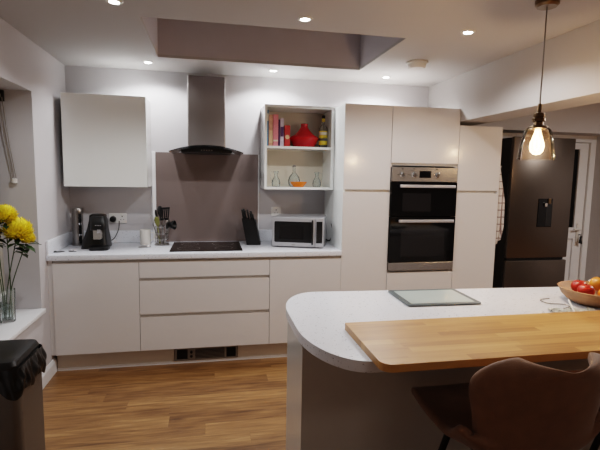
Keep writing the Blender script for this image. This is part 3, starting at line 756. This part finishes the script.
# keys on worktop left
for i, (x_, y_, a, lab) in enumerate([(-.585, .115, .3, 'bunch of dark keys lying near the left end of the worktop'), (-.50, .13, -.5, 'small dark fob lying on the worktop in front of the steel cylinder')]):
    t = thing(['key_bunch', 'key_fob'][i], lab, 'keys', (x_, y_, ZW), a)
    b = bm_new(); bx(b, -.03, .0, -.010, .010, .001, .007, bev=.002); bx(b, -.004, .030, -.004, .004, .001, .004, rot=(0, 0, .4)); 
    if i == 0: bx(b, -.002, .034, -.003, .003, .0045, .007, rot=(0, 0, -.3)); bx(b, -.05, -.02, -.006, .010, .001, .012, bev=.003, rot=(0, 0, .9))
    obj('key', b, M['metalkey'], t)
    b = bm_new(); tube(b, [(.0+.012*math.cos(q), .012*math.sin(q), .0095) for q in [k*2*PI/14 for k in range(15)]], .0014, 5, cap=False); obj('ring', b, M['chrome'], t)

# ------------------------------------------------------------------ fridge
f = thing('fridge_freezer', 'dark grey steel fridge freezer with a water dispenser in the door', 'fridge', (3.275, .20, 0))
FW = .66
box('body', M['fridgeside'], f, .002, FW-.002, .045, .70, .05, 1.905, bev=.004)
box('fridge_door', M['fridge'], f, 0, FW, 0, .040, .772, 1.910, bev=.008, smooth=True)
fz = box('freezer_drawer', M['fridge'], f, 0, FW, 0, .040, .06, .748, bev=.008, smooth=True)
b = bm_new(); bx(b, .03, FW-.03, .03, .055, .749, .771); obj('grip_gap', b, M['black'], f)
wd = box('water_dispenser', M['blackg'], f, .300, .455, -.006, .004, 1.07, 1.34, bev=.004)
box('recess', M['black'], wd, .385, .445, -.0075, -.0055, 1.08, 1.30, bev=.001)
box('spout', M['chrome'], wd, .36, .385, -.022, -.006, 1.265, 1.30, bev=.003)
box('lever', M['bronze'], wd, .40, .43, -.016, -.006, 1.29, 1.34, bev=.003)
b = bm_new()
for x_ in (.06, .6):
    for y_ in (.1, .62): lathe(b, [(0, 0), (.02, 0), (.02, .052), (0, .052)], (x_, y_, 0), 14)
obj('foot', b, M['black'], f)
# towel
t = thing('tea_towel', 'pale checked tea towel hanging between the tall cabinet and the fridge', 'towel', (3.008, .012, 1.62))
b = bm_new(); nx, nz = 14, 24; vs = []
for j in range(nz+1):
    row = []
    v = j/nz; wd_ = .018+.060*min(1, v*2.2)-.025*max(0, v-.82)/.18
    for i in range(nx+1):
        u = i/nx
        row.append(b.verts.new((.004+u*wd_, .012*math.sin(u*9+v*2)*(.3+v)+.012, -v*.64-.05*(1-u)*v*v)))
    vs.append(row)
for j in range(nz):
    for i in range(nx): b.faces.new((vs[j][i], vs[j][i+1], vs[j+1][i+1], vs[j+1][i]))
tw = obj('cloth', b, M['towel'], t, 180); md = tw.modifiers.new('thick', 'SOLIDIFY'); md.thickness = .004
b = bm_new(); bx(b, .0, .006, .0, .03, -.02, .03, bev=.002); tube(b, [(.004, .012, .0), (.022, .012, -.006), (.026, .012, .012)], .004, 8); obj('hook', b, M['whitep'], t)

# ------------------------------------------------------------------ island
IR = 0; IO = (.872, -1.262, 0)
isl = thing('kitchen_island', 'gloss cashmere island base with end and back panels', 'kitchen island', IO, IR)
L_ = 2.45
box('carcass', M['carc'], isl, .075, L_-.03, -.44, -.118, .02, .868)
box('back_panel', M['oldgrey'], isl, .0605, L_-.03, -.464, -.441, 0, .868)
box('end_panel', M['oldgrey'], isl, .045, .0605, -.464, -.085, 0, .826)
box('grip_strip', M['trim'], isl, .055, .0745, -.4405, -.100, .830, .868)
for i in range(4):
    a = .078+i*.585; box('door', M['gloss'], isl, a, a+.58, -.117, -.098, .10, .845, bev=.0015)
iw = thing('island_worktop', 'white speckled island worktop with rounded end', 'worktop', IO, IR)
b = bm_new(); prism(b, [(x, y-.05*x*max(0, 1+y/.915)) for x, y in roundpoly(0, L_, -.915, 0, ((.20, .36), 0, 0, (.20, .34)), 16)], .87, .91, bev=.003); obj('slab', b, M['worktop'], iw, 30)
bb = thing('breakfast_bar', 'thick oak block breakfast bar board lying along the near edge of the island', 'breakfast bar', IO, IR)
b = bm_new(); prism(b, roundpoly(.188, L_+.01, -1.010, -.596, (.04, 0, 0, .006), 10), .9105, .937, bev=.002); obj('board', b, M['block'], bb, 30)

# glass chopping board
t = thing('glass_chopping_board', 'rectangular pale glass worktop saver with grey border on the island', 'chopping board', (1.645, -1.472, ZW), -.03)
b = bm_new(); prism(b, roundpoly(-.19, .19, -.14, .14, (.012,)*4), 0.004, .009, bev=.001); pn = obj('border_glass', b, M['cborder'], t)
b = bm_new(); prism(b, roundpoly(-.165, .165, -.116, .116, (.006,)*4), .0092, .0096); obj('clear_panel', b, M['cglass'], t)
b = bm_new()
for sx in (-.16, .16):
    for sy in (-.11, .11): lathe(b, [(0, 0), (.008, 0), (.008, .004), (0, .004)], (sx, sy, 0), 12)
obj('foot', b, M['whitep'], t)

# fruit bowl
BX, BY = 2.435, -1.665
t = thing('fruit_bowl', 'wide turned wooden bowl of fruit at the right of the island', 'bowl', (BX, BY, ZW))
b = bm_new(); pr = [(0, .002), (.105, 0), (.128, .010), (.158, .038), (.170, .066), (.175, .072), (.169, .074), (.160, .066), (.138, .042), (.098, .020), (0, .016)]
lathe(b, pr, n=56); obj('bowl_shell', b, M['bowl'], t, True)
def fruit(kind, dx, dy, dz, r, m, label, sq=.92):
    t = thing(kind, label, kind, (BX+dx, BY+dy, ZW+dz), random.random()*6, 'fruit in the wooden bowl')
    b = bm_new(); pr = []
    for k in range(17):
        a = PI*k/16-PI/2
        rr = math.cos(a)*r; zz = math.sin(a)*r*sq
        if kind == 'apple': rr *= (1+.07*math.sin(a)); zz -= (.22*r*math.exp(-(rr/(r*.28))**2))*(1 if a > 0 else -1)*.8
        pr.append((max(rr, 0) if 0 < k < 16 else 0, zz))
    lathe(b, pr, n=28); obj('skin', b, M[m], t, True)
    b = bm_new()
    if kind == 'apple': tube(b, [(0, 0, r*.6), (.003, 0, r*.98)], .0016, 6)
    else: lathe(b, [(0, r*sq-.001), (.003, r*sq+.0003), (0, r*sq+.002)], n=8)
    obj('stalk', b, M['stem'], t)
fruit('apple', -.100, -.035, .072, .038, 'apple', 'red apple nearest the left rim of the wooden bowl')
fruit('apple', -.055, .055, .070, .038, 'apple', 'red apple at the back left of the wooden bowl')
fruit('apple', .015, .010, .092, .040, 'applegold', 'russet yellow apple on top of the fruit in the middle of the bowl')
fruit('orange', -.025, -.080, .062, .037, 'orangef', 'orange at the near side of the wooden bowl')
fruit('orange', .075, -.065, .072, .038, 'orangef', 'orange at the right of the bowl, cut by the photo edge')
fruit('orange', .085, .065, .070, .037, 'orangef', 'orange at the back right of the bowl, behind the yellow apple')
# crumpled paper and cable under/near the bowl
t = thing('paper_napkin', 'crumpled patterned paper beside the fruit bowl', 'paper', (2.19, -1.800, ZW), -.1)
b = bm_new(); n = 14; g = []
for j in range(n+1):
    g.append([b.verts.new((-.11+.22*i/n, -.042+.085*j/n+.01*math.sin(i), .003+.012*abs(math.sin(i*1.3+j*.9))*abs(math.cos(j*1.7-i*.6)))) for i in range(n+1)])
for j in range(n):
    for i in range(n): b.faces.new((g[j][i], g[j][i+1], g[j+1][i+1], g[j+1][i]))
obj('sheet', b, M['paper'], t)
t = thing('charging_cable', 'thin grey cable looped on the island left of the fruit bowl', 'cable', (2.225, -1.68, ZW))
b = bm_new(); tube(b, smooth_pts([(.02, .11, .003), (-.05, .09, .004), (-.055, .03, .003), (.0, .005, .004), (.015, -.03, .003), (-.04, -.06, .004), (-.09, -.09, .003)], 8), .0022, 6); obj('cable', b, M['grey'], t, True)
t = thing('white_pen', 'slim white pen leaning against the fruit bowl', 'pen', (2.170, -1.80, ZW+.001))
b = bm_new(); tube(b, [(.0, -.02, .004), (.028, .055, .045)], .0042, 10); obj('barrel', b, M['whitep'], t, True)
b = bm_new(); tube(b, [(.028, .055, .045), (.030, .060, .0478)], [.003, .001], 8); obj('tip', b, M['grey'], t, True)
t = thing('white_dish', 'white dish at the right edge of the photo behind the fruit bowl', 'dish', (2.72, -1.50, ZW))
b = bm_new(); lathe(b, [(0, .001), (.06, 0), (.075, .01), (.11, .035), (.13, .045), (.128, .048), (.106, .039), (.07, .014), (0, .008)], n=40); obj('dish_shell', b, M['white'], t, True)

# ------------------------------------------------------------------ stools
def make_stool(loc, rz, label):
    t = thing('bar_stool', label, 'bar stool', loc, rz, 'brown stools at the breakfast bar')
    # centre profile: (y, z, half width, side lift, forward curl, top ear)
    key = [(.33, .568, .175, 0, 0), (.345, .591, .21, 0, 0), (.31, .607, .228, .004, 0), (.17, .603, .25, .012, 0), (0, .592, .26, .035, 0), (-.09, .590, .285, .09, 0),
           (-.16, .602, .305, .135, 0), (-.215, .645, .272, .07, .03), (-.243, .715, .258, 0, .085), (-.262, .79, .270, 0, .10), (-.275, .85, .283, 0, .12),
           (-.287, .895, .278, .003, .125), (-.296, .928, .252, .010, .11), (-.302, .945, .215, .012, .10), (-.306, .955, .175, .014, .09), (-.306, .957, .150, .012, .085)]
    def ev(s):
        s = s*(len(key)-1); i = min(int(s), len(key)-2); f_ = s-i
        k0, k1, k2, k3 = key[max(i-1, 0)], key[i], key[i+1], key[min(i+2, len(key)-1)]
        return [.5*(2*b_+(-a_+c_)*f_+(2*a_-5*b_+4*c_-d_)*f_*f_+(-a_+3*b_-3*c_+d_)*f_**3) for a_, b_, c_, d_ in zip(k0, k1, k2, k3)]
    b = bm_new(); NS, NT = 44, 24; g = []
    for j in range(NS+1):
        y, z, hw, lift, curl = ev(j/NS); row = []
        for i in range(NT+1):
            u = -1+2*i/NT
            zz = z+lift*abs(u)**2.6; yy = y+curl*abs(u)**2.4
            row.append(b.verts.new((.89*u*hw*(1 if curl < .05 else 1-.04*abs(u)**3), yy, zz)))
        g.append(row)
    for j in range(NS):
        for i in range(NT): b.faces.new((g[j][i], g[j][i+1], g[j+1][i+1], g[j+1][i]))
    s = obj('seat_shell', b, M['leather'], t, 180)
    md = s.modifiers.new('thick', 'SOLIDIFY'); md.thickness = .032; md.offset = 0
    md = s.modifiers.new('round', 'SUBSURF'); md.levels = 1; md.render_levels = 1
    box('seat_plate', M['blackmetal'], t, -.13, .13, -.13, .15, .552, .567, bev=.004)
    for sx in (-1, 1):
        for sy in (-1, 1):
            b = bm_new(); tube(b, [(sx*.12, .01+sy*.12, .556), (sx*.23, .01+sy*.22, .006)], [.014, .010], 12); lg = obj('leg', b, M['blackmetal'], t, True)
            b = bm_new(); lathe(b, [(0, 0), (.013, 0), (.013, .012), (0, .012)], (sx*.23, .01+sy*.22, 0), 12); obj('foot_pad', b, M['black'], lg)
    b = bm_new(); q = .2; c_ = [(sx_*.192, .01+sy_*.185, .22) for sx_, sy_ in ((-1, -1), (1, -1), (1, 1), (-1, 1))]
    for i in range(4): tube(b, [c_[i], c_[(i+1) % 4]], .008, 8)
    obj('footrest', b, M['blackmetal'], t)
    return t
pp = dup(PEND, (3.42, -1.52, 1.74), 0, 'glass bell pendant beyond the right edge of the photo, further along the island')
st = make_stool((1.578, -2.15, -.0), .0, 'brown upholstered bar stool with winged back nearest the camera')
dup(st, (2.27, -2.19, 0), .06, 'brown bar stool mostly beyond the right photo edge, only a leg showing')

# ------------------------------------------------------------------ bin
t = thing('pedal_bin', 'brushed steel rubbish bin with black lid at the lower left', 'bin', (-.468, -1.20, 0))
b = bm_new(); prism(b, roundpoly(-.135, .135, -.155, .155, (.035,)*4), .02, .60); obj('body', b, M['binsteel'], t, True)
b = bm_new(); prism(b, roundpoly(-.138, .138, -.158, .158, (.036,)*4), 0, .022, bev=.003); obj('base', b, M['black'], t, True)
b = bm_new()
loft(b, [(-.14, .128, -.165, .15, .618, .035), (-.142, .130, -.168, .152, .632, .035), (-.135, .122, -.160, .145, .652, .04), (-.115, .100, -.135, .125, .660, .045)]); obj('lid', b, M['black'], t, True)
b = bm_new(); bx(b, -.095, .060, -.176, -.166, .615, .650, bev=.004); obj('lid_lip', b, M['steel'], t, True)
b = bm_new(); bx(b, .100, .112, -.13, .10, .646, .656, bev=.003); obj('lid_handle', b, M['dark'], t, True)
b = bm_new(); bx(b, -.05, .05, -.20, -.155, .004, .018, bev=.004); obj('pedal', b, M['steel'], t)
bg = bm_new(); P = roundpoly(-.137, .137, -.157, .157, (.036,)*4, 8)
# resample outline finely
pts = []
for i in range(len(P)):
    a = Vector((*P[i], 0)); c = Vector((*P[(i+1) % len(P)], 0)); n = max(1, int((c-a).length/.008))
    for k in range(n): pts.append(a.lerp(c, k/n))
NR = 10; rings = []
rnd = random.Random(3); ph = [rnd.random()*6 for _ in range(6)]
for j in range(NR+1):
    v = j/NR; ring = []
    for i, p_ in enumerate(pts):
        q = i/len(pts)*2*PI; nrm = Vector((p_.x/.137, p_.y/.157, 0)).normalized()
        fold = .012*math.sin(q*17+ph[0]+v*3)+.009*math.sin(q*31+ph[1]-v*6)+.008*math.sin(q*9+ph[2]+v*5)
        out = .003+math.sin(v*PI*.85)*(.010+fold*.6)+.002
        low = .62-(.075+.07*max(0, math.cos(math.atan2(p_.y, p_.x)))+.02*math.sin(q*3+ph[3])+.015*math.sin(q*7+ph[4]))*v
        ring.append(bg.verts.new(p_+nrm*max(out, .003)+Vector((0, 0, low))))
    rings.append(ring)
for a, c in zip(rings, rings[1:]):
    for k in range(len(a)): bg.faces.new((a[k], a[(k+1) % len(a)], c[(k+1) % len(a)], c[k]))
bo = obj('bin_liner', bg, M['bag'], t, 180)

# ------------------------------------------------------------------ vase and flowers
VX, VY = -.742, -.43; ZV = WZ0+.0025
t = thing('glass_vase', 'clear glass vase of yellow flowers on the white window sill', 'vase', (VX, VY, ZV))
b = bm_new(); pr = [(0, 0), (.042, 0), (.044, .004), (.046, .10), (.050, .21)]
lathe(b, pr+[(.0475, .21), (.0435, .10), (.040, .018), (0, .014)], n=36); obj('glass_body', b, M['gglass'], t, True)
b = bm_new(); lathe(b, [(0, .0145), (.0395, .0185), (.0428, .105), (0, .105)], n=36); obj('water', b, M['water'], t, True)
def flower(fx, fy, fz, r, label, seed):
    rd = random.Random(seed)
    base = Vector((VX+rd.uniform(-.02, .02), VY+rd.uniform(-.02, .02), ZV+.022))
    t = thing('chrysanthemum', label, 'flower', base, 0, 'yellow chrysanthemums in the vase')
    top = Vector((fx, fy, fz))-base
    neck = Vector((0, 0, .21)) + Vector((top.x*.15, top.y*.15, 0))
    pts = smooth_pts([(0, 0, 0), neck*.6, neck+Vector((top.x*.12, 0, .03)), top*.8+Vector((0, 0, .03)), top-Vector((0, 0, r*.25))], 6)
    b = bm_new(); tube(b, pts, .0032, 7); obj('stem', b, M['stem'], t, True)
    b = bm_new(); N = int(170+r*1500)
    for k in range(N):
        z = 1-1.75*(k+.5)/N; a = k*2.399963+rd.uniform(-.1, .1)
        d = Vector((math.sqrt(max(0, 1-z*z))*math.cos(a), math.sqrt(max(0, 1-z*z))*math.sin(a), z)).normalized()
        ln = r*rd.uniform(.88, 1.06); w_ = r*.13
        side = d.cross(Vector((0, 0, 1))); side = side.normalized() if side.length > .05 else Vector((1, 0, 0))
        upv = side.cross(d).normalized(); c0 = Vector((0, 0, 0)); sq = Vector((1, 1, .92))
        def pt(l, s, lift): 
            q = d*l+side*s+upv*lift; return Vector((q.x*sq.x, q.y*sq.y, q.z*sq.z))+top
        v0 = b.verts.new(pt(ln*.35, -w_*.4, 0)); v1 = b.verts.new(pt(ln*.35, w_*.4, 0)); v2 = b.verts.new(pt(ln*.8, -w_, .0)); v3 = b.verts.new(pt(ln*.8, w_, .0)); vm = b.verts.new(pt(ln*.78, 0, -w_*.6)); v4 = b.verts.new(pt(ln, 0, w_*.5+.1*r))
        b.faces.new((v0, v1, vm)); b.faces.new((v0, vm, v2)); b.faces.new((v1, v3, vm)); b.faces.new((v2, vm, v4)); b.faces.new((vm, v3, v4))
    bmx = bmesh.ops.create_icosphere(b, subdivisions=2, radius=r*.55)
    for v in bmx['verts']: v.co = Vector((v.co.x, v.co.y, v.co.z*.7))+top
    obj('bloom', b, M['petal'], t)
    b = bm_new()
    for k in range(10):
        a = rd.uniform(0, 6.28); s0 = pts[int(len(pts)*rd.uniform(.68, .93))]; ll = rd.uniform(.06, .10)
        d = Vector((math.cos(a), math.sin(a), rd.uniform(-.2, .5))).normalized(); sd = d.cross(Vector((0, 0, 1))).normalized()
        prev = None
        for q in range(7):
            f_ = q/6; wv = .020*math.sin(PI*min(1, f_*.95+.05))*(1-.25*(q % 2)); c = s0+d*ll*f_+Vector((0, 0, -.03*f_*f_))
            cur = (b.verts.new(c-sd*wv), b.verts.new(c+Vector((0, 0, -.004))), b.verts.new(c+sd*wv))
            if prev: b.faces.new((prev[0], prev[1], cur[1], cur[0])); b.faces.new((prev[1], prev[2], cur[2], cur[1]))
            prev = cur
    obj('leaves', b, M['leaf'], t)
flower(-.790, -.43, 1.250, .078, 'yellow chrysanthemum at the top left of the vase, cut by the photo edge', 1)
flower(-.715, -.45, 1.245, .074, 'yellow chrysanthemum at the top, directly above the largest bloom', 2)
flower(-.660, -.42, 1.145, .094, 'largest yellow chrysanthemum, in the middle of the bunch', 3)
flower(-.800, -.44, 1.140, .06, 'small yellow chrysanthemum low at the left photo edge', 4)
flower(-.615, -.40, 1.090, .052, 'small yellow chrysanthemum lowest at the right of the bunch', 5)

# ------------------------------------------------------------------ added fill lights out of view, world, camera
t = thing('added_fill_light', 'added fill light in a round white fixture, unseen behind the camera', 'fill light', (1.6, -4.1, ZC))  # made-up fixture: dim fill added to give some frontal light
b = bm_new(); lathe(b, [(.15, 0), (.16, -.02), (.13, -.05), (0, -.06)], n=36); obj('fill_diffuser', b, M['white'], t, True)
l = bpy.data.lights.new('fill_lamp', 'AREA'); l.energy = 2.5; l.color = (1, .86, .74); l.shape = 'DISK'; l.size = .6
o = bpy.data.objects.new('fill_lamp', l); COL.objects.link(o); o.parent = t; o.location = (0, 0, -.09)
t = thing('added_fill_light', 'added fill light in a round white fixture beyond the beam, out of frame at the right', 'fill light', (4.5, -1.3, ZC))  # made-up fixture, added to brighten the fridge and the wall above the lintel
b = bm_new(); lathe(b, [(.15, 0), (.16, -.02), (.13, -.05), (0, -.06)], n=36); obj('fill_diffuser', b, M['white'], t, True)
l = bpy.data.lights.new('fill_lamp', 'AREA'); l.energy = 22; l.color = (1, .93, .88); l.shape = 'DISK'; l.size = .4
o = bpy.data.objects.new('fill_lamp', l); COL.objects.link(o); o.parent = t; o.location = (0, 0, -.09)
wd = bpy.data.worlds.new('World'); SC.world = wd; wd.use_nodes = True
wd.node_tree.nodes['Background'].inputs[0].default_value = (.01, .012, .02, 1)
wd.node_tree.nodes['Background'].inputs[1].default_value = 1

cam = bpy.data.cameras.new('camera'); co = bpy.data.objects.new('camera', cam); COL.objects.link(co)
yaw, pit, rol = .1974, -.1104, .0174
cy, sy, cp_, sp_ = math.cos(yaw), math.sin(yaw), math.cos(pit), math.sin(pit)
F = Vector((sy*cp_, cy*cp_, sp_)); R_ = Vector((cy, -sy, 0)); U = R_.cross(F)
c, s = math.cos(rol), math.sin(rol)
R2 = c*R_+s*U; U2 = -s*R_+c*U
mw = Matrix(((R2.x, U2.x, -F.x, .533), (R2.y, U2.y, -F.y, -3.5447), (R2.z, U2.z, -F.z, 1.5231), (0, 0, 0, 1)))
co.matrix_world = mw
cam.sensor_fit = 'HORIZONTAL'; cam.sensor_width = 36; cam.lens = 451.25/600*36; cam.clip_start = .02
SC.camera = co
SC.view_settings.view_transform = 'Filmic'
SC.view_settings.look = 'Medium High Contrast'
SC.view_settings.exposure = .75
